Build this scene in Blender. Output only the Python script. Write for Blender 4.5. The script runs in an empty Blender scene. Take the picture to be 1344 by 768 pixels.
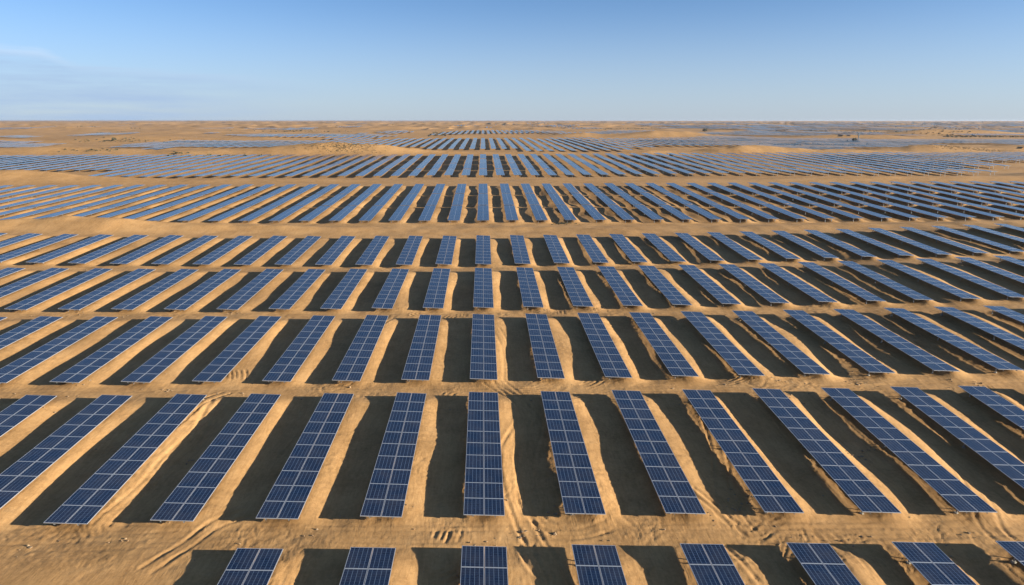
import bpy, math, random
import numpy as np
random.seed(7)
RNG = np.random.RandomState(11)
P = 6.0                                  # metres between neighbouring table columns
sc = bpy.context.scene
COL = sc.collection

# ------------------------------------------------------------------ camera
F, YAW, HZ = 900.0, math.radians(2.342), 158.0      # focal length in px of a 1344 px wide frame
PITCH = math.atan((384 - HZ) / F)
CAMZ = 3.85 * P
cd = bpy.data.cameras.new('camera'); cam = bpy.data.objects.new('camera', cd); COL.objects.link(cam)
cd.sensor_width = 36; cd.lens = F / 1344 * 36; cd.clip_start = .5; cd.clip_end = 80000
cam.location = (0, 0, CAMZ)
cam.rotation_euler = (math.pi / 2 - PITCH, 0, -YAW)
sc.camera = cam

def project(X, Y, Z):
    c, s = math.cos(YAW), math.sin(YAW); cp, sp = math.cos(PITCH), math.sin(PITCH)
    Z = Z - CAMZ
    x = X * c - Y * s; y = X * s + Y * c
    d = y * cp - Z * sp; u = y * sp + Z * cp
    d = np.where(d < .1, .1, d)
    return 672 + F * x / d, 384 - F * u / d

# ------------------------------------------------------------------ noise
_perm = RNG.permutation(512).astype(np.int64)
_perm = np.concatenate([_perm, _perm])
_ang = RNG.rand(512) * 2 * math.pi
_gx, _gy = np.cos(_ang), np.sin(_ang)
def noise(x, y, seed=0):
    x = x + seed * 37.13; y = y + seed * 91.7
    xi = np.floor(x).astype(np.int64); yi = np.floor(y).astype(np.int64)
    xf = x - xi; yf = y - yi
    def g(a, b, fx, fy):
        h = _perm[(_perm[a & 511] + b) & 511]
        return _gx[h] * fx + _gy[h] * fy
    u = xf * xf * xf * (xf * (xf * 6 - 15) + 10); v = yf * yf * yf * (yf * (yf * 6 - 15) + 10)
    a = g(xi, yi, xf, yf); b = g(xi + 1, yi, xf - 1, yf)
    c = g(xi, yi + 1, xf, yf - 1); d = g(xi + 1, yi + 1, xf - 1, yf - 1)
    return ((a + (b - a) * u) * (1 - v) + (c + (d - c) * u) * v) * 1.5
def fbm(x, y, o, seed=0):
    r = 0; a = 1.
    for k in range(o):
        r = r + a * noise(x * 2 ** k, y * 2 ** k, seed + k * 3); a *= .5
    return r
def sstep(a, b, t):
    t = np.clip((t - a) / (b - a), 0, 1); return t * t * (3 - 2 * t)

# ------------------------------------------------------------------ layout, in units of P: rows of tables
X0, TW = -.2332, .406
#      near y   far y   skew     near h0,h1,h2            far h0,h1,h2
ROWS = [
    (2.500, 5.494, -.005, (-3.800, -.160, -.060), (-3.746, -.154, -.044)),
    (5.993, 8.957, -.003, (-3.744, -.112, -.148), (-3.669, -.058, .047)),
    (9.472, 12.581, .022, (-3.672, -.034, .074), (-3.574, -.013, .066)),
    (13.147, 16.365, .060, (-3.589, -.012, .078), (-3.478, .013, .104)),
    (17.011, 20.396, .060, (-3.508, -.004, .108), (-3.341, .006, .096)),
    (23.211, 26.45, -.02, (-3.288, -.02, .020), (-3.172, -.01, .010)),
    (26.55, 29.75, -.01, (-3.168, -.01, .010), (-3.060, 0, .010)),
    (29.85, 33.05, .0, (-3.056, 0, .010), (-2.935, 0, .008)),
]
KY = [-60, 0]; KH = [(-3.85, -.1, 0), (-3.85, -.1, -.02)]
for r in ROWS:
    KY += [r[0], r[1]]; KH += [r[3], r[4]]
for y, h in ((37, -3.03), (40, -3.05), (48, -2.86), (56.5, -2.64), (62, -2.60), (75, -2.46), (89, -2.34), (115, -2.22), (160, -2.08), (260, -2.0), (3000, -2.0), (9000, -2.0)):
    KY.append(y); KH.append((h, 0, 0))
KY = np.array(KY, float); KH = np.array(KH, float)
def plane_h(x, y):
    """height of the table tops' left edge relative to the camera, units of P"""
    q = np.clip(x / 10, -1.5, 2.0)
    q = np.clip(q, -1.5 + .5 * sstep(20, 26, y), 2.0)
    a = np.interp(y, KY, KH[:, 0]); b = np.interp(y, KY, KH[:, 1]); c = np.interp(y, KY, KH[:, 2])
    return a + b * q + c * q * q
CLEAR = .118
TILTP = .022
# dunes: (x, y, radius x, radius y, height) in P, found by looking where the sand swells over the table rows
DUNES = [(-13.0, 22.0, 3.6, .70, .30), (-7.0, 22.0, 3., .6, .10), (-19, 21.9, 2.5, .6, .12), (11, 22.0, 2.5, .6, .08), (17, 22.1, 2.5, .6, .08), (1.5, 22.1, 3.0, .5, .05), (3.6, 21.6, 1.2, .6, .05),
         (-25, 37.0, 7.5, 1.6, .55), (-10, 37.2, 5, 1.3, .10), (6, 36.8, 6, 1.2, .08), (20, 36.4, 6, 1.2, .16), (35.5, 38.5, 3.6, 2.2, .50), (28, 36.5, 5, 1.2, .15),
         (-12.0, 60.0, 5.5, 1.6, .75), (-20, 59.5, 9, 1.6, .30), (-36, 60, 8, 2.2, .42), (-52, 62, 10, 3, .6), (22.5, 59.2, 4.6, 1.5, .55), (14, 59, 3, 1, .2), (40, 61.5, 5.0, 1.8, .50), (31, 58.5, 7, 1.2, .25),
         (52, 63, 6, 1.8, .50), (-5, 59.4, 5, 1.1, .16), (5, 59.2, 5, 1.0, .12),
         (-25, 97, 9, 3, .35), (0, 100, 14, 3.0, .22), (14, 104, 5, 3, .45), (27, 104, 8, 4, .75), (-45, 92, 12, 5, .45), (-66, 84, 12, 5, .6), (52, 96, 9, 3, .4), (76, 112, 12, 4, .8)]
MASKROWS = [(r[0], r[1]) for r in ROWS]
def near_rows(y):
    m = 0
    for a, b in MASKROWS:
        m = np.maximum(m, sstep(a - .15, a + .25, y) * (1 - sstep(b - .25, b + .15, y)))
    return m
def near_only(y): return 1 - sstep(24, 34, y)
def ground_P(x, y):
    """ground height relative to the camera, units of P (coarse part)"""
    h = plane_h(x, y) - CLEAR - near_only(y) * (.018 * np.clip((x - 1) / 7, -1, 1) - .001) - (1 - near_only(y)) * (1 - sstep(34, 38, y)) * .045 * sstep(0, 12, x) - sstep(21, 24, y) * near_only(y) * .03 * sstep(0, 12, x)
    near = 1 - sstep(24, 38, y)
    inrow = near_rows(y)
    # sand heaped beside each table: a low ridge under and along its right edge, a shallow trough beyond
    u = (x - X0) % 1.0
    cid = np.floor(x - X0 - .05)
    along = 1.05 + .38 * noise(cid * 7.31 + .37, y * .42, 5)
    wide = .27 + .08 * noise(cid * 3.7 + .1, y * .5, 8)
    du = u - .37 - .05 * noise(cid * 4.3 + .6, y * .5, 6)
    ridge = np.exp(-(du / np.where(du > 0, wide, .19)) ** 2)
    col_ok = np.where(y < 5.75, sstep(-2.9, -2.2, x), 1.0)
    trough = .050 * noise(cid * 5.17 + .2, y * .50, 7) - .018
    h = h + inrow * col_ok * ((.042 + .038 * np.clip((x + 3) / 10, 0, 1)) * along * ridge + trough * np.exp(-((u - .68) / .20) ** 2))
    h = h + near * (.016 * noise(x * .75, y * .6, 9) + .010 * noise(x * 1.7, y * 1.3, 10))
    # the sand never reaches the undersides of the tables
    lid = plane_h(x, y) - TILTP * np.clip(u, 0, TW) / TW - .019
    under = sstep(.95, 1.0, u) + (1 - sstep(TW + .02, TW + .09, u)) * (u < .9)
    ex = np.maximum(h - lid, 0) * np.clip(under, 0, 1) * (1 - sstep(33.2, 36, y))
    h = h - ex
    far = sstep(24, 42, y)
    h = h + far * .035 * fbm(x * .16, y * .16, 3, 20)
    d2 = sstep(95, 180, y)
    left = 1 - .45 * sstep(-.2, .5, x / np.maximum(y, 1))
    big = fbm(x * .035, y * .030, 4, 31)
    rid = 1 - np.abs(noise(x * .125 + .4 * noise(x * .03, y * .03, 37), y * .055, 35)) * 1.8
    rid = np.clip(rid, 0, 1) ** 1.6
    grow = 1 + 1.9 * sstep(150, 480, y)
    dune = ((.50 * left * np.maximum(big, -.25) + .40 * rid * (.5 + noise(x * .02, y * .015, 38))) * grow + .08 * noise(x * .3, y * .14, 36))
    h = h + d2 * 1.35 * np.tanh(dune / 1.35)
    h = h + sstep(300, 900, y) * .55 * fbm(x * .009, y * .006, 3, 41) * 1.3
    for (cx, cy, rx, ry, a) in DUNES:
        m = (np.abs(x - cx) < 3 * rx) & (np.abs(y - cy) < 3.2 * ry)
        if np.any(m):
            xx = x[m] - cx; yy = y[m] - cy
            yy = yy + .35 * ry * noise(x[m] / rx * .9, y[m] * .1, 51)
            g = np.exp(-(xx / rx) ** 2 - (yy / ry) ** 2 * np.where(yy > 0, 1.7, 1.0))
            h[m] += a * 1.15 * g * (1 + .22 * noise(x[m] / rx * 1.6, y[m] / ry * .8, 52) + .10 * noise(x[m] / rx * 3.7, y[m] / ry * 1.2, 53))
    # the bare swell of sand to the left of the nearest row
    sw = (1 - sstep(-5.2, -2.6, x)) * (1 - sstep(5.1, 5.9, y))
    h = h + sw * .10 * np.exp(-((y - 4.4) / 1.3) ** 2)
    return h
def ground_z(X, Y):
    X = np.atleast_1d(np.asarray(X, float)); Y = np.atleast_1d(np.asarray(Y, float))
    return ground_P(X / P, Y / P) * P + CAMZ

# ------------------------------------------------------------------ helpers
def link(name, me, mat=None, parent=None):
    o = bpy.data.objects.new(name, me); COL.objects.link(o)
    if mat is not None:
        for m in (mat if isinstance(mat, (list, tuple)) else [mat]): me.materials.append(m)
    if parent is not None: o.parent = parent
    return o
def empty(name, loc, rot=(0, 0, 0)):
    o = bpy.data.objects.new(name, None); COL.objects.link(o); o.location = loc; o.rotation_euler = rot; o.empty_display_size = .3
    return o
def tag(o, label=None, cat=None, group=None, kind=None):
    for k, v in (('label', label), ('category', cat), ('group', group), ('kind', kind)):
        if v: o[k] = v
def mesh_np(name, V, Fq, uv=None, smooth=False, matidx=None):
    V = np.asarray(V, np.float32); Fq = np.asarray(Fq, np.int32); n = Fq.shape[1]
    me = bpy.data.meshes.new(name)
    me.vertices.add(len(V)); me.vertices.foreach_set('co', V.ravel())
    me.loops.add(Fq.size); me.loops.foreach_set('vertex_index', Fq.ravel())
    me.polygons.add(len(Fq)); me.polygons.foreach_set('loop_start', np.arange(0, Fq.size, n, dtype=np.int32))
    if uv is not None:
        l = me.uv_layers.new(name='UVMap'); l.data.foreach_set('uv', np.asarray(uv, np.float32).ravel())
    me.polygons.foreach_set('use_smooth', np.full(len(Fq), bool(smooth)))
    if matidx is not None: me.polygons.foreach_set('material_index', np.asarray(matidx, np.int32))
    me.update(calc_edges=True); me.validate()
    return me
BOXF = np.array([(0, 3, 2, 1), (4, 5, 6, 7), (0, 1, 5, 4), (1, 2, 6, 5), (2, 3, 7, 6), (3, 0, 4, 7)])
def boxv(x0, x1, y0, y1, z0, z1):
    return np.array([(x0, y0, z0), (x1, y0, z0), (x1, y1, z0), (x0, y1, z0), (x0, y0, z1), (x1, y0, z1), (x1, y1, z1), (x0, y1, z1)], float)
def boxes_mesh(name, L):
    V = np.concatenate(L); Fq = np.concatenate([BOXF + 8 * k for k in range(len(L))])
    return mesh_np(name, V, Fq)

# ------------------------------------------------------------------ materials
def new_mat(name):
    m = bpy.data.materials.new(name); m.use_nodes = True
    nt = m.node_tree; b = nt.nodes['Principled BSDF']
    return m, nt, b
def N(nt, t, **kw):
    n = nt.nodes.new(t)
    for k, v in kw.items():
        if k.startswith('i_'):
            n.inputs[k[2:].replace('_', ' ')].default_value = v
        else: setattr(n, k, v)
    return n
def M(nt, op, a, b=None, c=None):
    n = nt.nodes.new('ShaderNodeMath'); n.operation = op
    for i, v in enumerate((a, b, c)):
        if v is None: continue
        if isinstance(v, (int, float)): n.inputs[i].default_value = v
        else: nt.links.new(v, n.inputs[i])
    return n.outputs[0]
def ramp(nt, fac, pts):
    n = nt.nodes.new('ShaderNodeValToRGB'); e = n.color_ramp.elements
    while len(e) < len(pts): e.new(.5)
    for k, (p, c) in enumerate(pts):
        e[k].position = p; e[k].color = (c, c, c, 1) if isinstance(c, (int, float)) else (*c, 1)
    nt.links.new(fac, n.inputs[0]); return n.outputs[0]

def sand_material():
    m, nt, b = new_mat('sand')
    L = nt.links.new
    geo = N(nt, 'ShaderNodeNewGeometry')
    pos = geo.outputs['Position']
    def nz(scale, detail=4, rough=.55, vec=None, dist=0):
        n = N(nt, 'ShaderNodeTexNoise'); n.inputs['Scale'].default_value = scale; n.inputs['Detail'].default_value = detail
        n.inputs['Roughness'].default_value = rough; n.inputs['Distortion'].default_value = dist
        L(vec or pos, n.inputs['Vector']); return n.outputs['Fac']
    n1 = nz(.05, 5); n2 = nz(.45, 6, .6); n3 = nz(4.0, 5, .6); n4 = nz(30, 3)
    mix = M(nt, 'ADD', M(nt, 'MULTIPLY', n1, .35), M(nt, 'ADD', M(nt, 'MULTIPLY', n2, .30), M(nt, 'ADD', M(nt, 'MULTIPLY', n3, .22), M(nt, 'MULTIPLY', n4, .13))))
    cr = nt.nodes.new('ShaderNodeValToRGB'); e = cr.color_ramp.elements
    e[0].position = .40; e[0].color = (.34, .185, .070, 1); e[1].position = .60; e[1].color = (.58, .335, .140, 1)
    x = e.new(.5); x.color = (.49, .270, .106, 1)
    L(mix, cr.inputs[0])
    # damp, scuffed darker sand in blotches
    blot = ramp(nt, nz(.8, 6, .7), [(.60, 0.), (.74, 1.)])
    mc = N(nt, 'ShaderNodeMix', data_type='RGBA'); L(M(nt, 'MULTIPLY', blot, .5), mc.inputs[0]); L(cr.outputs[0], mc.inputs[6]); mc.inputs[7].default_value = (.22, .14, .075, 1)
    # reddish dust
    m2 = N(nt, 'ShaderNodeMix', data_type='RGBA'); L(ramp(nt, nz(.16, 5, .65), [(.45, 0.), (.7, .55)]), m2.inputs[0]); L(mc.outputs[2], m2.inputs[6]); m2.inputs[7].default_value = (.49, .272, .104, 1)
    mp0 = N(nt, 'ShaderNodeMapping'); mp0.inputs['Scale'].default_value = (2.4, .35, 1); mp0.inputs['Rotation'].default_value = (0, 0, .25); L(pos, mp0.inputs[0])
    sk = ramp(nt, nz(1.1, 7, .68, mp0.outputs[0], 1.6), [(.38, 1.), (.56, 0.)])
    spk = ramp(nt, nz(7., 4, .6), [(.30, 1.), (.40, 0.)])
    m3 = N(nt, 'ShaderNodeMix', data_type='RGBA', blend_type='MULTIPLY'); L(M(nt, 'ADD', M(nt, 'MULTIPLY', sk, .36), M(nt, 'MULTIPLY', spk, .5)), m3.inputs[0]); L(m2.outputs[2], m3.inputs[6]); m3.inputs[7].default_value = (.60, .55, .50, 1)
    L(m3.outputs[2], b.inputs['Base Color'])
    b.inputs['Roughness'].default_value = .92; b.inputs['Specular IOR Level'].default_value = .15
    # relief: grains and clods, wind ripples, streaky scrapes
    mp = N(nt, 'ShaderNodeMapping'); mp.inputs['Scale'].default_value = (2.6, .55, 1); mp.inputs['Rotation'].default_value = (0, 0, .35); L(pos, mp.inputs[0])
    st = nz(1.3, 6, .62, mp.outputs[0], 1.4)
    mp2 = N(nt, 'ShaderNodeMapping'); mp2.inputs['Scale'].default_value = (.5, 2.2, 1); mp2.inputs['Rotation'].default_value = (0, 0, -.15); L(pos, mp2.inputs[0])
    st2 = nz(.9, 6, .6, mp2.outputs[0], 1.0)
    fine = nz(6.5, 6, .7)
    clod = ramp(nt, nz(2.4, 3, .5), [(.66, 0.), (.72, 1.)])
    h = M(nt, 'ADD', M(nt, 'MULTIPLY', st, .14), M(nt, 'ADD', M(nt, 'MULTIPLY', st2, .12), M(nt, 'ADD', M(nt, 'MULTIPLY', fine, .045), M(nt, 'MULTIPLY', clod, .03))))
    cdn = N(nt, 'ShaderNodeCameraData')
    bp = N(nt, 'ShaderNodeBump'); bp.inputs['Distance'].default_value = .55
    bp.inputs['Strength'].default_value = .27
    L(h, bp.inputs['Height']); L(bp.outputs[0], b.inputs['Normal'])
    return m
SAND = sand_material()

def glass_material():
    """silicon cells behind glass; UV: one unit = one module"""
    m, nt, b = new_mat('solar_glass'); L = nt.links.new
    uv = N(nt, 'ShaderNodeUVMap'); sep = N(nt, 'ShaderNodeSeparateXYZ'); L(uv.outputs[0], sep.inputs[0])
    u = M(nt, 'FRACT', sep.outputs[0]); v = M(nt, 'FRACT', sep.outputs[1])
    def line(t, n, w):       # bright gaps between n cells
        f = M(nt, 'FRACT', M(nt, 'MULTIPLY', t, n)); d = M(nt, 'ABSOLUTE', M(nt, 'SUBTRACT', f, .5))
        return M(nt, 'GREATER_THAN', d, .5 - w)
    lu = line(u, 5, .045); lv = line(v, 9, .03)
    eu = M(nt, 'GREATER_THAN', M(nt, 'ABSOLUTE', M(nt, 'SUBTRACT', u, .5)), .478)
    ev = M(nt, 'GREATER_THAN', M(nt, 'ABSOLUTE', M(nt, 'SUBTRACT', v, .5)), .484)
    edge = M(nt, 'MAXIMUM', eu, ev)
    oi = N(nt, 'ShaderNodeObjectInfo')
    no = N(nt, 'ShaderNodeTexNoise'); no.inputs['Scale'].default_value = 14; L(uv.outputs[0], no.inputs['Vector'])
    wn = N(nt, 'ShaderNodeTexWhiteNoise', noise_dimensions='3D')
    cell = N(nt, 'ShaderNodeVectorMath', operation='FLOOR'); sc_ = N(nt, 'ShaderNodeVectorMath', operation='MULTIPLY'); sc_.inputs[1].default_value = (5, 9, 1)
    L(uv.outputs[0], sc_.inputs[0]); L(sc_.outputs[0], cell.inputs[0])
    ad = N(nt, 'ShaderNodeVectorMath', operation='ADD'); L(cell.outputs[0], ad.inputs[0]); L(oi.outputs['Random'], ad.inputs[1]); L(ad.outputs[0], wn.inputs[0])
    k = M(nt, 'ADD', M(nt, 'MULTIPLY', wn.outputs[0], .45), M(nt, 'ADD', M(nt, 'MULTIPLY', no.outputs[0], .25), M(nt, 'MULTIPLY', oi.outputs['Random'], .35)))
    c1 = N(nt, 'ShaderNodeMix', data_type='RGBA'); L(k, c1.inputs[0]); c1.inputs[6].default_value = (.0025, .009, .028, 1); c1.inputs[7].default_value = (.0058, .019, .053, 1)
    c2 = N(nt, 'ShaderNodeMix', data_type='RGBA'); L(M(nt, 'MAXIMUM', M(nt, 'MULTIPLY', lu, .55), M(nt, 'MULTIPLY', lv, .22)), c2.inputs[0]); L(c1.outputs[2], c2.inputs[6]); c2.inputs[7].default_value = (.17, .24, .34, 1)
    c3 = N(nt, 'ShaderNodeMix', data_type='RGBA'); L(edge, c3.inputs[0]); L(c2.outputs[2], c3.inputs[6]); c3.inputs[7].default_value = (.38, .40, .43, 1)
    # a film of blown sand
    geo = N(nt, 'ShaderNodeNewGeometry'); du = N(nt, 'ShaderNodeTexNoise'); du.inputs['Scale'].default_value = .9; du.inputs['Detail'].default_value = 6; L(geo.outputs['Position'], du.inputs['Vector'])
    c4 = N(nt, 'ShaderNodeMix', data_type='RGBA'); L(M(nt, 'MULTIPLY', ramp(nt, du.outputs[0], [(.35, .15), (.75, 1.)]), .07), c4.inputs[0]); L(c3.outputs[2], c4.inputs[6]); c4.inputs[7].default_value = (.35, .27, .18, 1)
    L(c4.outputs[2], b.inputs['Base Color'])
    L(M(nt, 'ADD', M(nt, 'MULTIPLY', du.outputs[0], .14), .10), b.inputs['Roughness'])
    b.inputs['IOR'].default_value = 1.5
    return m
GLASS = glass_material()
def simple(name, col, rough, metal=0, var=.2, scale=8):
    m, nt, b = new_mat(name); L = nt.links.new
    g = N(nt, 'ShaderNodeNewGeometry'); n = N(nt, 'ShaderNodeTexNoise'); n.inputs['Scale'].default_value = scale; n.inputs['Detail'].default_value = 5; L(g.outputs['Position'], n.inputs['Vector'])
    c = N(nt, 'ShaderNodeMix', data_type='RGBA'); L(n.outputs[0], c.inputs[0])
    c.inputs[6].default_value = tuple(x * (1 - var) for x in col) + (1,); c.inputs[7].default_value = tuple(min(1, x * (1 + var)) for x in col) + (1,)
    L(c.outputs[2], b.inputs['Base Color']); b.inputs['Roughness'].default_value = rough; b.inputs['Metallic'].default_value = metal
    return m
ALU = simple('aluminium', (.52, .54, .57), .42, .6, .08)
STEEL = simple('galvanised_steel', (.30, .31, .32), .5, .7, .2)
CONC = simple('concrete', (.30, .26, .20), .9, 0, .25)
SCRUB = simple('scrub', (.055, .060, .035), .9, 0, .35, 2)
ROCK = simple('dark_clod', (.27, .18, .10), .95, 0, .3, 3)
MASTM = simple('mast_paint', (.10, .12, .14), .6, .2, .2)

# ------------------------------------------------------------------ the ground
def build_ground():
    ys = [-400., -250, -150, -80, -40, -15, 0, 6, 10]
    y = 12.
    while y < 60000:
        ys.append(y)
        if y < 60: s = .13
        else: s = max(.13, min(y * y / 76000., .011 * y))
        if y > 2500: s = .02 * y
        y += s
    ys = np.array(ys)
    n = 860
    u = np.linspace(-1, 1, n)
    ext = np.array([1.15, 1.5, 2.2, 4., 9.])
    u = np.concatenate([-ext[::-1], u, ext])
    hw = np.maximum(ys, 20) * .80 + 9
    X = u[None, :] * hw[:, None]; X = X + YAWT * np.maximum(ys, 0)[:, None]
    Y = np.repeat(ys[:, None], len(u), 1)
    Z = (ground_P(X.ravel() / P, Y.ravel() / P) * P + CAMZ).reshape(X.shape)
    Z += relief(X, Y)
    R, C = X.shape
    V = np.stack([X, Y, Z], -1).reshape(-1, 3)
    idx = np.arange(R * C).reshape(R, C)
    Fq = np.stack([idx[:-1, :-1], idx[:-1, 1:], idx[1:, 1:], idx[1:, :-1]], -1).reshape(-1, 4)
    me = mesh_np('sand_ground', V, Fq, smooth=True)
    o = link('sand_ground', me, SAND); tag(o, kind='structure')
YAWT = math.tan(YAW)

def inv_ground(px, py):
    """photo pixel -> point on the ground"""
    a = (px - 672) / F; b = -(py - 384) / F
    cp, sp = math.cos(PITCH), math.sin(PITCH)
    y = cp + b * sp; z = -sp + b * cp; x = a
    c, s = math.cos(YAW), math.sin(YAW)
    d = np.array([x * c + y * s, -x * s + y * c, z])
    t = 10.
    prev = t
    while t < 9000:
        p = d * t
        if p[2] + CAMZ < ground_z(p[0], p[1])[0]: break
        prev = t; t *= 1.01
    for _ in range(12):
        m = (prev + t) / 2; p = d * m
        if p[2] + CAMZ < ground_z(p[0], p[1])[0]: t = m
        else: prev = m
    return d[0] * t, d[1] * t

def relief(X, Y):
    """wheel ruts, scrapes and trodden sand, metres"""
    Z = np.zeros_like(X)
    rows = np.where((Y[:, 0] > 10) & (Y[:, 0] < 160))[0]; r0, r1 = rows[0], rows[-1] + 1
    x = X[r0:r1]; y = Y[r0:r1]; z = np.zeros_like(x)
    fade = 1 - sstep(90, 150, y)
    # combed streaks that fan about, in patches
    ang = 1.2 * noise(x * .05, y * .05, 61) + .35 * noise(x * .35, y * .35, 62)
    wx = x + .9 * noise(x * .22, y * .22, 63); wy = y + .9 * noise(x * .22, y * .22, 64)
    s = noise(wx * 1.7 + wy * .35 * ang, wy * .32, 65)
    streak = -np.clip(np.abs(s) * 5, 0, 1) ** .7 
    patch = sstep(.02, .40, noise(x * .13, y * .13, 66) + .25 * noise(x * .5, y * .5, 67))
    z += fade * patch * (.034 * (-streak - .6))
    s2 = noise(x * .25 + .5 * noise(x * .2, y * .2, 70), y * 1.9, 68)
    patch2 = sstep(.1, .45, noise(x * .1, y * .15, 69))
    z += fade * patch2 * .028 * s2
    z += fade * .010 * fbm(x * 1.6, y * 1.6, 3, 71) * (1 + patch)
    z += (1 - sstep(60, 120, y)) * .010 * np.clip(noise(x * 2.6, y * 2.6, 76) - .35, 0, 1) * 4
    calm = (1 - sstep(-3.4 * P, -2.3 * P, x)) * (1 - sstep(5.0 * P, 5.7 * P, y)); z *= 1 - .8 * calm
    # ruts
    for pts, w, dep in RUTS:
        pts = np.array(pts)
        for a, b in zip(pts[:-1], pts[1:]):
            lo = np.minimum(a, b) - 1.2; hi = np.maximum(a, b) + 1.2
            rr = np.where((y[:, 0] > lo[1]) & (y[:, 0] < hi[1]))[0]
            if len(rr) == 0: continue
            q0, q1 = rr[0], rr[-1] + 1
            xs = x[q0:q1]; ys_ = y[q0:q1]
            mk = (xs > lo[0]) & (xs < hi[0])
            if not mk.any(): continue
            px = xs[mk] - a[0]; py = ys_[mk] - a[1]; d = b - a; ll = d @ d
            t = (px * d[0] + py * d[1]) / ll
            inside = (t >= 0) & (t < 1)
            t = np.clip(t, 0, 1)
            dist = np.hypot(px - t * d[0], py - t * d[1])
            g = -dep * np.exp(-(dist / w) ** 2) + dep * .55 * np.exp(-((dist - w * 1.9) / w) ** 2)
            v = np.where(inside, g, 0) * .62
            cur = z[q0:q1]; cur[mk] += v * (.55 + .6 * np.clip(noise(xs[mk] * .8, ys_[mk] * .8, 77) + .4, 0, 1.2)); z[q0:q1] = cur
    Z[r0:r1] = z
    return Z

def curve(pts, n=14):
    """smooth polyline through photo pixels put on the ground"""
    p = np.array([inv_ground(*q) for q in pts]); out = []
    for i in range(len(p) - 1):
        p0 = p[max(i - 1, 0)]; p1 = p[i]; p2 = p[i + 1]; p3 = p[min(i + 2, len(p) - 1)]
        for k in range(n):
            t = k / n
            out.append(.5 * ((2 * p1) + (-p0 + p2) * t + (2 * p0 - 5 * p1 + 4 * p2 - p3) * t * t + (-p0 + 3 * p1 - 3 * p2 + p3) * t ** 3))
    out.append(p[-1]); return np.array(out)
def offset(c, d):
    t = np.gradient(c, axis=0); t /= np.linalg.norm(t, axis=1)[:, None] + 1e-9
    return c + d * np.stack([-t[:, 1], t[:, 0]], 1)
RUTS = []
def track(pts, gauge=1.5, w=.13, dep=.05):
    c = curve(pts)
    RUTS.append((offset(c, gauge / 2), w, dep)); RUTS.append((offset(c, -gauge / 2), w, dep))
track([(655, 500), (690, 540), (668, 590), (672, 640), (690, 690), (720, 740), (745, 790)], 1.1, .12, .07)
track([(640, 500), (700, 545), (694, 600), (690, 660), (740, 700), (800, 690)], .9, .10, .06)
track([(190, 750), (235, 722), (280, 690), (330, 672)], .8, .12, .08)
track([(0, 705), (120, 700), (260, 702), (420, 700), (640, 702), (860, 700), (1080, 698), (1344, 690)], 1.7, .14, .035)
track([(0, 712), (140, 712), (300, 705), (560, 708), (760, 706), (1000, 706), (1344, 702)], 1.6, .13, .03)
track([(0, 509), (200, 508), (500, 506), (700, 505), (980, 503), (1344, 495)], 1.6, .15, .035)
track([(0, 410), (300, 409), (640, 408), (980, 404), (1344, 392)], 1.7, .18, .035)
track([(930, 545), (945, 600), (950, 650), (985, 700), (1010, 690)], 1.0, .11, .06)
track([(905, 640), (940, 668), (965, 690)], .6, .12, .10)
track([(170, 600), (225, 560), (270, 525), (300, 515)], .8, .12, .09)
track([(130, 690), (190, 640), (225, 600), (275, 555), (288, 530)], .9, .12, .06)
track([(250, 590), (262, 570), (272, 545), (285, 525)], .7, .16, .10)
track([(375, 600), (430, 540), (440, 518)], .9, .14, .09)
track([(1130, 750), (1080, 700), (1020, 690), (960, 660)], 1.1, .11, .04)
track([(720, 760), (700, 740), (690, 715)], .7, .12, .09)
track([(960, 715), (1010, 768)], .9, .14, .08)
track([(470, 440), (500, 425), (515, 414)], .8, .13, .07)
track([(650, 430), (665, 460), (668, 500)], .9, .13, .06)
track([(1270, 615), (1300, 690), (1344, 720)], 1.2, .13, .05)
rr = random.Random(5)
for k in range(46):                       # short scrapes left by machines near the row ends
    i = rr.randint(-9, 10); r = rr.choice([0, 1, 1, 2, 2, 3]); yb = ROWS[r][rr.choice([0, 1])] + rr.uniform(-.35, .35)
    x = (i + X0 + .406 + rr.uniform(0, .5)) * P; y = yb * P; a = rr.uniform(-.5, 2.0); l = rr.uniform(1., 2.6); bend = rr.uniform(-.5, .5)
    pts = []
    for q in range(9):
        pts.append((x, y)); x += math.cos(a) * l / 8; y += math.sin(a) * l / 8; a += bend / 8
    for j in range(rr.randint(2, 5)):
        c = offset(np.array(pts), (j - 2) * rr.uniform(.32, .5)); RUTS.append((c[rr.randint(0, 3):], .10, rr.uniform(.05, .10)))
build_ground()

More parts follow.
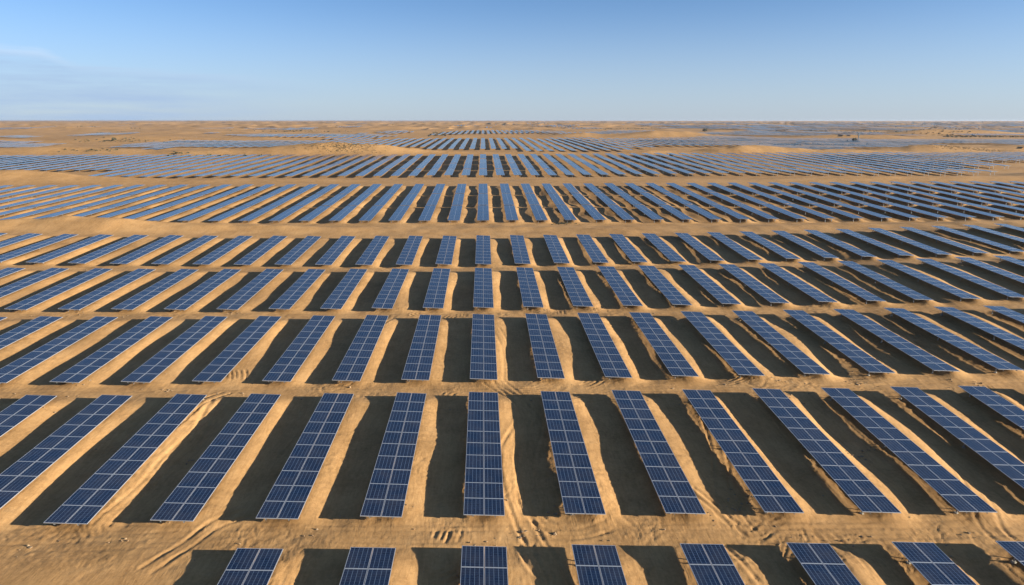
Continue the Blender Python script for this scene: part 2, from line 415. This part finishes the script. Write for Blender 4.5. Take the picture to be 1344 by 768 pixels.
# ------------------------------------------------------------------ solar tables
ORD = ['', 'first', 'second', 'third', 'fourth', 'fifth', 'sixth', 'seventh', 'eighth', 'ninth', 'tenth', 'eleventh', 'twelfth', 'thirteenth', 'fourteenth', 'fifteenth', 'sixteenth', 'seventeenth',
       'eighteenth', 'nineteenth', 'twentieth'] + ['twenty-' + s for s in ('first', 'second', 'third', 'fourth', 'fifth', 'sixth', 'seventh', 'eighth', 'ninth')] + ['thirtieth'] + ['thirty-' + s for s in ('first', 'second', 'third', 'fourth', 'fifth', 'sixth', 'seventh', 'eighth', 'ninth')] + ['fortieth']
W = TW * P; TILT = .022 * P           # the left edge stands this much higher than the right
def panel_mesh(pw, pl):
    """a framed module, top face recessed inside its aluminium frame; origin at its centre"""
    t, fr = .04, .028
    xo, yo = pw / 2, pl / 2; xi, yi = xo - fr, yo - fr
    V = [(-xo, -yo, -t), (xo, -yo, -t), (xo, yo, -t), (-xo, yo, -t), (-xo, -yo, 0), (xo, -yo, 0), (xo, yo, 0), (-xo, yo, 0),
         (-xi, -yi, 0), (xi, -yi, 0), (xi, yi, 0), (-xi, yi, 0), (-xi, -yi, -.005), (xi, -yi, -.005), (xi, yi, -.005), (-xi, yi, -.005)]
    Fq = [(0, 3, 2, 1), (0, 1, 5, 4), (1, 2, 6, 5), (2, 3, 7, 6), (3, 0, 4, 7), (4, 5, 9, 8), (5, 6, 10, 9), (6, 7, 11, 10), (7, 4, 8, 11),
          (8, 9, 13, 12), (9, 10, 14, 13), (10, 11, 15, 14), (11, 8, 12, 15), (12, 13, 14, 15)]
    uv = [(.5, .5)] * 52 + [(.03, .02), (.97, .02), (.97, .98), (.03, .98)]
    mi = [1] + [0] * 12 + [2]
    me = mesh_np('solar_panel', V, Fq, uv, matidx=mi)
    for m in (ALU, STEEL, GLASS): me.materials.append(m)
    return me
def cyl_mesh(name, r, z0, z1, n=10):
    V = []; Fq = []
    for z in (z0, z1):
        for k in range(n): V.append((r * math.cos(2 * math.pi * k / n), r * math.sin(2 * math.pi * k / n), z))
    me = bpy.data.meshes.new(name)
    faces = [(k, (k + 1) % n, n + (k + 1) % n, n + k) for k in range(n)] + [tuple(range(n))[::-1], tuple(range(n, 2 * n))]
    me.from_pydata(V, [], faces); me.update(); return me
def c_profile(name, x, y0, y1, zt):
    """open steel channel along y: web and two lips"""
    return boxes_mesh(name, [boxv(x - .03, x + .03, y0, y1, zt - .012, zt), boxv(x - .034, x - .024, y0, y1, zt - .11, zt - .014), boxv(x - .03, x + .03, y0, y1, zt - .122, zt - .112)])
def make_table(L, detail):
    """L: length in metres. The root is at ground level below the table's centre, its plane rises to the left."""
    root = empty('solar_table', (0, 0, 0))
    hm = CLEAR * P - TILT / 2
    tilt = empty_rot = math.asin(TILT / W)
    pw = W / 2 - .022; pl = L / 10 - .022
    me = panel_mesh(pw, pl)
    for a in (-1, 1):
        for k in range(10):
            o = link('solar_panel', me, None, root)
            o.location = (a * (W / 4 + .004), -L / 2 + (k + .5) * L / 10, hm - math.sin(tilt) * a * W / 4 + random.uniform(-.003, .003))
            o.rotation_euler = (0, tilt, 0)
    for a in (-.27, .27):
        pm = c_profile('purlin', a * W, -L / 2 + .05, L / 2 - .05, hm - math.sin(tilt) * a * W - .046); link('purlin', pm, STEEL, root)
    fm = None
    for a in (-.27, .27):
        top = hm - math.sin(tilt) * a * W - .17
        lm = cyl_mesh('support_leg', .045, -.55, top, 8)
        lm.materials.append(STEEL)
        bm_ = boxes_mesh('cap', [boxv(-.08, .08, -.06, .06, 0, .01)])
        for k in (-.45, 0, .45):
            o = link('support_leg', lm, None, root); o.location = (a * W, k * L, 0)
            if detail:
                if fm is None: fm = footing_mesh(); fm.materials.append(CONC)
                f = link('footing', fm, None, o); f.rotation_euler = (0, 0, k * 7 + a)
    return root
def footing_mesh():
    V = []; n = 9
    rnd = random.Random(3)
    for z, r in ((-.5, .15), (-.03, .14), (.02, .11)):
        for k in range(n): V.append((r * math.cos(2 * math.pi * k / n) * rnd.uniform(.85, 1.1), r * math.sin(2 * math.pi * k / n) * rnd.uniform(.85, 1.1), z + rnd.uniform(-.02, .02)))
    faces = [(k + a, (k + 1) % n + a, n + (k + 1) % n + a, n + k + a) for a in (0, n) for k in range(n)] + [tuple(range(2 * n, 3 * n))]
    me = bpy.data.meshes.new('footing'); me.from_pydata(V, [], faces); me.update(); return me
def kids(o): return [c for c in CHILD.get(o.name, [])]
def copy_tree(o, parent=None):
    c = o.copy(); COL.objects.link(c); c.parent = parent
    for ch in TREE[o]: copy_tree_child(ch, c)
    return c
def copy_tree_child(ch, parent):
    c = ch.copy(); COL.objects.link(c); c.parent = parent
    for g in TREE.get(ch, ()): copy_tree_child(g, c)
TREE = {}
def index_tree(o):
    TREE[o] = list(o.children)
    for c in o.children: index_tree(c)
def far_table_mesh(L, nm, legs=True, TILT=TILT * .1, W=W):
    """a whole table as one slab with the modules in its UVs, for copies too small to show their parts"""
    hm = CLEAR * P - TILT / 2; a = TILT / 2
    V = boxv(-W / 2, W / 2, -L / 2, L / 2, hm - .05, hm); V[[0, 3, 4, 7], 2] += a; V[[1, 2, 5, 6], 2] -= a
    Fq = [BOXF]; VV = [V]; mi = [1, 0, 1, 1, 1, 1]
    uv = [(.5, .5)] * 4 + [(0, 0), (2, 0), (2, nm), (0, nm)] + [(.5, .5)] * 16
    if legs:
        for x in (-.27, .27):
            for k in (-.47, 0, .47):
                VV.append(boxv(x * W - .05, x * W + .05, k * L - .05, k * L + .05, -1.3, hm - .09 - x * TILT)); Fq.append(BOXF + 8 * (len(VV) - 1)); mi += [1] * 6; uv += [(.5, .5)] * 24
            VV.append(boxv(x * W - .03, x * W + .03, -L / 2 + .1, L / 2 - .1, hm - .15 - x * TILT, hm - .06 - x * TILT)); Fq.append(BOXF + 8 * (len(VV) - 1)); mi += [1] * 6; uv += [(.5, .5)] * 24
    return np.concatenate(VV), np.concatenate(Fq), uv, mi

ntab = 0
for ri, (ya, yb, sk, ha, hb) in enumerate(ROWS):
    L = (yb - ya) * P; yc = (ya + yb) / 2
    spots = []
    lim = int(yb * .8) + 4
    for i in range(-lim, lim + 1):
        if ri == 0 and i < -2: continue
        xl = X0 + i; y = yc + sk * i * .1
        ys2 = np.array([y - (yb - ya) / 2, y + (yb - ya) / 2]); xs2 = np.array([xl + .5 * TW] * 2)
        if ri == 5 and -13.2 < i < -10: pass
        hh = plane_h(np.array([xl, xl]), np.array([ya, yb]))
        cx = np.array([xl, xl + TW, xl + TW, xl]) * P; cy = np.repeat(ys2, 2) * P; cz = np.repeat(hh, 2) * P + CAMZ
        px, py = project(cx, cy, cz)
        vis = px.max() > 2 and px.min() < 1342
        sh = ri < 5 and px.min() >= 1342 and px.min() < 1342 + 900 / yc * .75       # just outside, its shadow may reach in
        if vis or sh: spots.append((i, xl, y, hh, vis))
    nv = sum(s[4] for s in spots); k = 0
    proto = None
    for (i, xl, y, hh, vis) in spots:
        slope = math.atan2((hh[1] - hh[0]) * P, L)
        loc = ((xl + TW / 2) * P, y * P, (hh[0] + hh[1]) / 2 * P + CAMZ - CLEAR * P)
        if ri < 5:
            if proto is None:
                proto = make_table(L, ri < 3); bpy.context.view_layer.update(); index_tree(proto); o = proto
            else: o = copy_tree(proto)
        else:
            if proto is None:
                V, Fq, uv, mi = far_table_mesh(L, 10)
                me = mesh_np('solar_table', V, Fq, uv, matidx=mi); me.materials.append(GLASS); me.materials.append(STEEL)
                proto = o = link('solar_table', me)
            else: o = proto.copy(); COL.objects.link(o)
        o.location = loc; o.rotation_euler = (slope + random.uniform(-.002, .002), random.uniform(-.006, .006), random.uniform(-.002, .002))
        rown = ORD[ri + 1]
        if vis:
            k += 1
            if i == 0: lab = 'blue solar table seen end-on at the middle of the %s row from the camera' % rown
            elif k == 1: lab = 'blue solar table, leftmost in the %s row from the camera' % rown
            elif k == nv: lab = 'blue solar table, rightmost in the %s row from the camera' % rown
            elif i < 0: lab = 'blue solar table, %s from the left in the %s row from the camera' % (ORD[k], rown)
            else: lab = 'blue solar table, %s from the right in the %s row from the camera' % (ORD[nv - k + 1], rown)
        else: lab = 'blue solar table past the right end of the photo in the %s row' % rown
        tag(o, lab, 'solar table', 'solar tables standing in rows on the sand')
        ntab += 1
print('tables', ntab)

# the rest of the plant, hundreds of metres off, past the 300 nearest
def inpoly(px, py, poly):
    poly = np.array(poly, float); r = np.zeros(px.shape, bool); j = len(poly) - 1
    for i in range(len(poly)):
        xi, yi = poly[i]; xj, yj = poly[j]
        c = ((yi > py) != (yj > py)) & (px < (xj - xi) * (py - yi) / (yj - yi + 1e-12) + xi)
        r ^= c; j = i
    return r
def band(top, bot): return top + bot[::-1]
G7 = band([(-400, 199), (0, 199), (60, 199), (110, 202), (200, 204.5), (300, 208), (400, 207), (450, 206), (520, 204), (640, 202.5), (760, 203), (830, 203), (870, 206), (960, 205.5), (1020, 204.5), (1060, 205.5), (1150, 204.5), (1250, 205), (1344, 203), (1700, 202)],
          [(-400, 227), (0, 227), (60, 226.5), (110, 229), (150, 232.5), (200, 235), (235, 235), (265, 231.5), (300, 230.5), (340, 231), (440, 232), (560, 233), (640, 234.3), (760, 234), (860, 232.5), (1000, 231), (1100, 229.5), (1200, 230.5), (1275, 229), (1300, 222), (1320, 216), (1344, 213), (1700, 212)])
G8 = band([(150, 192), (200, 188), (250, 184.5), (340, 185), (430, 185.5), (470, 183), (560, 183), (640, 183), (760, 183), (840, 184), (870, 183), (900, 182), (960, 180), (1020, 183), (1080, 184), (1130, 184), (1200, 187), (1344, 187), (1700, 187)],
          [(150, 193), (200, 196.5), (280, 196), (340, 193), (370, 196), (390, 196), (450, 190), (480, 193), (560, 196), (640, 197.5), (760, 200), (840, 198), (870, 194), (960, 192), (1000, 198), (1060, 203), (1150, 200), (1200, 195), (1230, 192), (1290, 190), (1344, 193), (1700, 194)])
PATCH = [[(300, 178), (340, 176.5), (480, 177), (530, 179), (470, 183.5), (430, 183.5), (390, 180.5), (340, 181)], [(-300, 186), (0, 187), (40, 188), (80, 192), (40, 195.5), (0, 196), (-300, 197)],
         [(110, 176.5), (140, 175.2), (185, 175), (170, 177.5), (140, 178.5)], [(10, 180.5), (45, 179.3), (48, 181.5), (20, 182.5)], [(250, 176), (290, 174.4), (285, 176.5)], [(560, 178), (590, 173.5), (620, 171.5), (700, 172), (740, 174), (700, 176), (620, 176.5)],
         [(490, 174), (530, 172), (545, 174.5), (510, 176.5)], [(765, 177), (800, 172.5), (860, 173), (905, 176), (880, 178.5), (800, 178)], [(850, 180.5), (900, 176), (1000, 173.5), (1045, 174.5), (1010, 178), (940, 179.5)],
         [(1062, 176.5), (1085, 173.5), (1110, 174), (1150, 175.5), (1344, 172.5), (1600, 172), (1600, 175.5), (1344, 176), (1130, 179), (1090, 177)], [(1140, 186), (1200, 184.8), (1344, 185), (1600, 185), (1600, 188), (1200, 187.5)]]
VV = []; FF = []; UV = []; MI = []; off = 0; nfar = 0
y = 39.6; LF = 3.95
while y < 520:
    yc = y + LF / 2
    n = int(yc * .86) + 3
    i = np.arange(-n, n + 1); x = i + X0 + TW / 2
    x = x[(x < yc * .86) & (x > -yc * .80)]; yv = np.full(len(x), yc)
    g = ground_P(x, yv) if len(x) else x
    px, py = project(x * P, yv * P, g * P + CAMZ)
    ok = inpoly(px, py, G7) | inpoly(px, py, G8)
    for q in PATCH: ok |= inpoly(px, py, q)
    side = sstep(-.15, .55, x / yc)
    wild = noise(x * .045, yv * .020, 81) + .5 * noise(x * .12, yv * .05, 82)
    ok |= (yc > 104) & (wild > (.60 - .86 * side)) & (py > 160.5 - 1.8 * side)
    if 56.5 < yc < 62: ok &= x < 10
    if yc < 62: ok &= noise(x * .3, yv * .3, 84) > -.95
    if len(x): ok &= np.abs(ground_P(x, np.full(len(x), y + LF)) - ground_P(x, np.full(len(x), y)) - .08) < .14
    x = x[ok]
    if len(x):
        gn = ground_P(x, np.full(len(x), y)); gf = ground_P(x, np.full(len(x), y + LF))
        lowpoly = yc > 58
        V, Fq, uv, mi = far_table_mesh(LF * P, 12, not lowpoly, W=W * 1.16)
        fr = V[:, 1] / (LF * P) + .5
        jit = RNG.uniform(-.05, .05, len(x))
        gz = gn[:, None] * (1 - fr)[None] + gf[:, None] * fr[None]
        A = np.empty((len(x), len(V), 3)); A[:, :, 0] = V[None, :, 0] + x[:, None] * P; A[:, :, 1] = V[None, :, 1] + yc * P; A[:, :, 2] = V[None, :, 2] + gz * P + CAMZ + jit[:, None] + (.12 + .50 * sstep(0, 18, x))[:, None]
        VV.append(A.reshape(-1, 3)); FF.append((Fq[None] + (np.arange(len(x)) * len(V))[:, None, None]).reshape(-1, 4) + off); off += A.shape[0] * A.shape[1]
        UV += uv * len(x); MI += mi * len(x); nfar += len(x)
    y += LF + .22
    if 59.5 < y < 60.5: y = 61
print('far tables', nfar)
me = mesh_np('solar_field', np.concatenate(VV), np.concatenate(FF), UV, matidx=MI); me.materials.append(GLASS); me.materials.append(STEEL)
o = link('solar_field', me); tag(o, 'countless distant blue solar tables covering the dunes towards the horizon', 'solar field', None, 'stuff')

# ------------------------------------------------------------------ scrub, clods, a mast, bushes
def tufts(cx, cy, size, rnd, zf=None):
    """low spiky tufts: each a dome of crossed leaf blades; returns verts, quads"""
    n = len(cx); K = 14
    a = rnd.rand(n, K) * 2 * math.pi; r = np.sqrt(rnd.rand(n, K)) * .5; hh = (.25 + .45 * rnd.rand(n, K)) * (1 - r)
    s = size[:, None]
    z = ground_z(cx, cy)[:, None]
    bx = cx[:, None] + r * np.cos(a) * s; by = cy[:, None] + r * np.sin(a) * s
    ww = s * (.10 + .10 * rnd.rand(n, K)); b2 = rnd.rand(n, K) * math.pi
    dx = np.cos(b2) * ww; dy = np.sin(b2) * ww; tx = np.cos(a) * s * .12; ty = np.sin(a) * s * .12
    Vt = np.stack([np.stack([bx - dx, by - dy, z - .1 + 0 * bx], -1), np.stack([bx + dx, by + dy, z - .1 + 0 * bx], -1),
                   np.stack([bx + tx + dx * .5, by + ty + dy * .5, z + hh * s], -1), np.stack([bx + tx - dx * .5, by + ty - dy * .5, z + hh * s * 1.1], -1)], 2)
    V = Vt.reshape(-1, 3); Fq = np.arange(len(V)).reshape(-1, 4); return V, Fq
rnd = np.random.RandomState(4)
cx = []; cy = []; sz = []
for (px, py, n, rx, ry, s) in [(450, 193.5, 420, 2.6, 1.0, .32), (440, 193, 120, 4, 1.2, .3), (1252, 192.5, 260, 3, .9, .28), (1290, 197, 260, 3, .8, .28), (150, 184.5, 26, 6, 1.0, 1.1), (165, 186, 22, 5, .7, 1.0), (190, 182, 10, 7, 1, 1.),  # leading dense clumps are added to stand in for shade in the mound hollows
                               (120, 197.5, 16, 3, .5, 1.0), (235, 201, 8, .6, .4, .8), (100, 166, 24, 20, 6, 2), (1120, 186.5, 30, .8, .4, 2.), (740, 293.5, 60, .5, .25, .25), (285, 205, 24, 5, .4, 1.3), (400, 172, 60, 14, 3, 1.5), (1080, 190, 60, 6, 1.5, 1.6)]:
    X, Y = inv_ground(px, py)
    cx += list(X + rnd.randn(n) * rx * P * .5); cy += list(Y + rnd.randn(n) * ry * P * .5); sz += list(s * (.5 + rnd.rand(n)))
n = 45000                                                     # far dune slopes speckled with scrub, thicker to the right
yy = 100 + 1100 * rnd.rand(n) ** 1.6; xx = (rnd.rand(n) * 2 - 1) * yy * .85
side = sstep(-.3, .5, xx / yy)
k = (noise(xx * .05, yy * .02, 91) + .6 * noise(xx * .2, yy * .06, 92)) > .80 - .42 * side
xx = xx[k]; yy = yy[k]; cx += list(xx * P); cy += list(yy * P); sz += list((.7 + 1.5 * rnd.rand(len(xx))) * (yy / 150) ** .5)
V, Fq = tufts(np.array(cx), np.array(cy), np.array(sz), rnd)
o = link('scrub', mesh_np('scrub', V, Fq), SCRUB); tag(o, 'dark low desert scrub on the far dunes, with tufts added as hollow shade', 'scrub', None, 'stuff')
# broken clods of sand lying about the row ends
def clods(n):
    ico = [(0, 0, 1), (.9, 0, .4), (.28, .85, .4), (-.72, .53, .4), (-.72, -.53, .4), (.28, -.85, .4), (.72, .53, -.4), (-.28, .85, -.4), (-.9, 0, -.4), (-.28, -.85, -.4), (.72, -.53, -.4), (0, 0, -1)]
    fi = [(0, 1, 2), (0, 2, 3), (0, 3, 4), (0, 4, 5), (0, 5, 1), (1, 6, 2), (2, 7, 3), (3, 8, 4), (4, 9, 5), (5, 10, 1), (6, 7, 2), (7, 8, 3), (8, 9, 4), (9, 10, 5), (10, 6, 1), (11, 7, 6), (11, 8, 7), (11, 9, 8), (11, 10, 9), (11, 6, 10)]
    ico = np.array(ico); fi = np.array(fi)
    X = []; Y = []
    for k in range(n):
        c = rnd.randint(-10, 12); r = rnd.choice([0, 0, 1, 1, 1, 2, 2, 3]); e = rnd.randint(0, 2)
        bx = (c + rnd.uniform(-.1, .9)) * P; by = (ROWS[r][e] + rnd.uniform(-.4, .4)) * P
        m = rnd.randint(1, 7); X += list(bx + rnd.randn(m) * .5); Y += list(by + rnd.randn(m) * .35)
    for (px, py, m, s) in [(975, 655, 26, .9), (1130, 600, 10, .5), (1140, 592, 10, .4), (990, 520, 8, .5), (1120, 600, 9, .5), (1128, 502, 18, .9), (1020, 500, 14, .8), (860, 612, 8, .4), (140, 592, 8, .5), (1150, 480, 8, .5), (705, 408, 8, .7), (725, 408, 8, .5), (1070, 585, 6, .4), (690, 700, 16, .7), (970, 668, 10, .5), (255, 605, 8, .5)]:
        a, b = inv_ground(px, py); X += list(a + rnd.randn(m) * s); Y += list(b + rnd.randn(m) * s * .5)
    X = np.array(X); Y = np.array(Y); Z = ground_z(X, Y); m = len(X)
    s = .025 + .08 * rnd.rand(m) ** 2.2
    A = ico[None] * s[:, None, None] * (1 + .35 * rnd.randn(m, 12, 1)) * np.stack([.8 + .5 * rnd.rand(m), .8 + .5 * rnd.rand(m), .5 + .4 * rnd.rand(m)], 1)[:, None, :]
    A[:, :, 0] += X[:, None]; A[:, :, 1] += Y[:, None]; A[:, :, 2] += Z[:, None] + .02
    V = A.reshape(-1, 3); Fq = (fi[None] + (np.arange(m) * 12)[:, None, None]).reshape(-1, 3)
    return mesh_np('rubble', V, Fq)
o = link('rubble', clods(260), ROCK); tag(o, 'loose clods and pebbles scattered on the sand between the rows', 'rubble', None, 'stuff')

def bush(px, py, size, label, seed):
    X, Y = inv_ground(px, py); z = ground_z(X, Y)[0]; r = random.Random(seed)
    root = empty('desert_bush', (X, Y, z)); tag(root, label, 'bush', 'dark bushes among the far dunes')
    V = []; Fq = []
    for k in range(260):
        a = r.uniform(0, 6.283); e = r.uniform(-.1, 1.2); q = size * (.55 + .45 * r.random()) * .5
        c = np.array([math.cos(a) * math.cos(e) * q * 1.25, math.sin(a) * math.cos(e) * q * 1.25, abs(math.sin(e)) * q * 1.3 + size * .18])
        d1 = np.array([r.gauss(0, 1), r.gauss(0, 1), r.gauss(0, 1)]); d1 /= np.linalg.norm(d1); d2 = np.cross(d1, [r.gauss(0, 1), r.gauss(0, 1), 1]); d2 /= np.linalg.norm(d2)
        w = size * .09; n0 = len(V); V += [c - d1 * w, c + d2 * w * .6, c + d1 * w, c - d2 * w * .6]; Fq.append((n0, n0 + 1, n0 + 2, n0 + 3))
    link('crown', mesh_np('crown', V, Fq), SCRUB, root)
    L = []
    for k in range(5):
        a = k * 1.256; L.append(boxv(-.04 * size, .04 * size, -.04 * size, .04 * size, -.3, size * .5) + np.array([math.cos(a) * size * .1, math.sin(a) * size * .1, 0]))
        L[-1][4:, 0] += math.cos(a) * size * .2; L[-1][4:, 1] += math.sin(a) * size * .2
    link('stem', boxes_mesh('stem', L), ROCK, root)
bush(1121, 186, 3.4, 'dark bush on the sand just left of the thin mast', 1)
bush(881, 205, 1.7, 'small dark bush at the left foot of the bare mound right of centre', 2)
bush(232, 202, 1.3, 'dark bush alone on the pale sand swell, far left', 3)
bush(925, 173, 5.0, 'dark bush on the crest of the far mound, right of centre', 4)
bush(150, 185, 3.0, 'dark bush, larger one in the scrub line on the far left dune', 5)
X, Y = inv_ground(1126.5, 183.5); z = ground_z(X, Y)[0]
root = empty('mast', (X, Y, z)); tag(root, 'thin dark mast standing on the sand between the far right panels', 'mast')
link('pole', cyl_mesh('pole', .32, -1, 4.6, 10), MASTM, root)
link('equipment_box', boxes_mesh('equipment_box', [boxv(-.7, .7, -.5, .5, 3.2, 5.0), boxv(-.8, .8, -.6, .6, 5.0, 5.15)]), MASTM, root)
link('base_plate', boxes_mesh('base_plate', [boxv(-.7, .7, -.7, .7, -.6, .3), boxv(-.4, .4, -.4, .4, .3, .45)]), CONC, root)

# ------------------------------------------------------------------ air
def haze():
    V = boxv(-42000, 42000, -600, 60500, -160, CAMZ + 3)
    o = link('haze', mesh_np('haze', V, BOXF)); tag(o, kind='stuff')
    m = bpy.data.materials.new('haze_air'); m.use_nodes = True; nt = m.node_tree; nt.nodes.clear()
    out = nt.nodes.new('ShaderNodeOutputMaterial'); pv = nt.nodes.new('ShaderNodeVolumePrincipled')
    pv.inputs['Color'].default_value = (.58, .69, .86, 1); pv.inputs['Density'].default_value = HAZE_D; pv.inputs['Anisotropy'].default_value = .2
    nt.links.new(pv.outputs[0], out.inputs['Volume']); o.data.materials.append(m)
HAZE_D = 5e-5
haze()

# ------------------------------------------------------------------ light
sd = np.array([.475, -.145, .103]); sd /= np.linalg.norm(sd)      # towards the sun
EL = math.asin(sd[2]); AZ = math.atan2(sd[0], sd[1])                     # clockwise from +Y
ld = bpy.data.lights.new('sun', 'SUN'); lo = bpy.data.objects.new('sun', ld); COL.objects.link(lo)
ld.energy = 5.0; ld.angle = math.radians(.53); ld.color = (1, .94, .80)
import mathutils
lo.rotation_euler = mathutils.Vector(-sd).to_track_quat('-Z', 'Y').to_euler(); lo.location = (60, -30, 60)

w = bpy.data.worlds.new('World'); sc.world = w; w.use_nodes = True
nt = w.node_tree; bg = nt.nodes['Background']; L = nt.links.new
sky = nt.nodes.new('ShaderNodeTexSky'); sky.sky_type = 'NISHITA'; sky.sun_disc = False
sky.sun_elevation = EL; sky.sun_rotation = AZ; sky.altitude = 600; sky.air_density = .64; sky.dust_density = .6; sky.ozone_density = 3.0
# thin grey cloud bank low on the left
tc = nt.nodes.new('ShaderNodeTexCoord'); sep = nt.nodes.new('ShaderNodeSeparateXYZ'); L(tc.outputs['Generated'], sep.inputs[0])
az = M(nt, 'ARCTAN2', sep.outputs[0], sep.outputs[1]); el = M(nt, 'ARCSINE', sep.outputs[2])
cv = nt.nodes.new('ShaderNodeCombineXYZ'); L(M(nt, 'MULTIPLY', az, 3.2), cv.inputs[0]); L(M(nt, 'MULTIPLY', el, 40.), cv.inputs[1])
cn = nt.nodes.new('ShaderNodeTexNoise'); cn.inputs['Scale'].default_value = 1.6; cn.inputs['Detail'].default_value = 9; cn.inputs['Roughness'].default_value = .62; L(cv.outputs[0], cn.inputs['Vector'])
wob = M(nt, 'MULTIPLY', M(nt, 'SUBTRACT', cn.outputs[0], .5), .016)
stp = N(nt, 'ShaderNodeMapRange', interpolation_type='SMOOTHSTEP'); L(az, stp.inputs[0]); stp.inputs[1].default_value = -.495; stp.inputs[2].default_value = -.54; stp.inputs[4].default_value = .013
# upper edge of the bank sinks towards the right; azimuths in radians from +Y
top = M(nt, 'ADD', M(nt, 'ADD', M(nt, 'MULTIPLY', az, -.055), M(nt, 'ADD', stp.outputs[0], .040)), wob)
body = N(nt, 'ShaderNodeMapRange', interpolation_type='SMOOTHSTEP'); L(M(nt, 'SUBTRACT', top, el), body.inputs[0]); body.inputs[1].default_value = -.001; body.inputs[2].default_value = .009
fadeR = N(nt, 'ShaderNodeMapRange', interpolation_type='SMOOTHSTEP'); L(az, fadeR.inputs[0]); fadeR.inputs[1].default_value = -.16; fadeR.inputs[2].default_value = -.48
fadeB = N(nt, 'ShaderNodeMapRange', interpolation_type='SMOOTHSTEP'); L(az, fadeB.inputs[0]); fadeB.inputs[1].default_value = -2.6; fadeB.inputs[2].default_value = -1.6
cm = M(nt, 'MULTIPLY', M(nt, 'MULTIPLY', body.outputs[0], fadeR.outputs[0]), fadeB.outputs[0])
rimn = N(nt, 'ShaderNodeMapRange', interpolation_type='SMOOTHSTEP'); L(M(nt, 'SUBTRACT', top, el), rimn.inputs[0]); rimn.inputs[1].default_value = .016; rimn.inputs[2].default_value = .003
mixc = N(nt, 'ShaderNodeMix', data_type='RGBA'); L(M(nt, 'MULTIPLY', rimn.outputs[0], M(nt, 'ADD', M(nt, 'MULTIPLY', stp.outputs[0], 55), .28)), mixc.inputs[0]); mixc.inputs[6].default_value = (2.3, 3.15, 4.5, 1); mixc.inputs[7].default_value = (4.2, 4.8, 5.7, 1)
mx = N(nt, 'ShaderNodeMix', data_type='RGBA'); L(M(nt, 'MULTIPLY', cm, M(nt, 'ADD', ramp(nt, cn.outputs[0], [(.36, .12), (.66, .85)]), 0.0)), mx.inputs[0]); L(mixc.outputs[2], mx.inputs[7])
# dust in the air pales the sky towards the horizon, all the way round
hzf = N(nt, 'ShaderNodeMapRange', interpolation_type='SMOOTHSTEP'); L(el, hzf.inputs[0]); hzf.inputs[1].default_value = .17; hzf.inputs[2].default_value = -.02; hzf.inputs[4].default_value = .72
mh = N(nt, 'ShaderNodeMix', data_type='RGBA'); L(hzf.outputs[0], mh.inputs[0]); L(sky.outputs[0], mh.inputs[6]); mh.inputs[7].default_value = (2.9, 3.3, 4.0, 1)
L(mh.outputs[2], mx.inputs[6])
L(mx.outputs[2], bg.inputs[0])
bg.inputs[1].default_value = .071

vs = sc.view_settings; vs.view_transform = 'Standard'; vs.look = 'None'; vs.gamma = 1; vs.exposure = 1.3; vs.use_curve_mapping = False
sc.cycles.use_denoising = True
sc.cycles.max_bounces = 6; sc.cycles.diffuse_bounces = 3; sc.cycles.glossy_bounces = 3; sc.cycles.volume_bounces = 0; sc.cycles.transparent_max_bounces = 4
sc.cycles.sample_clamp_indirect = 8
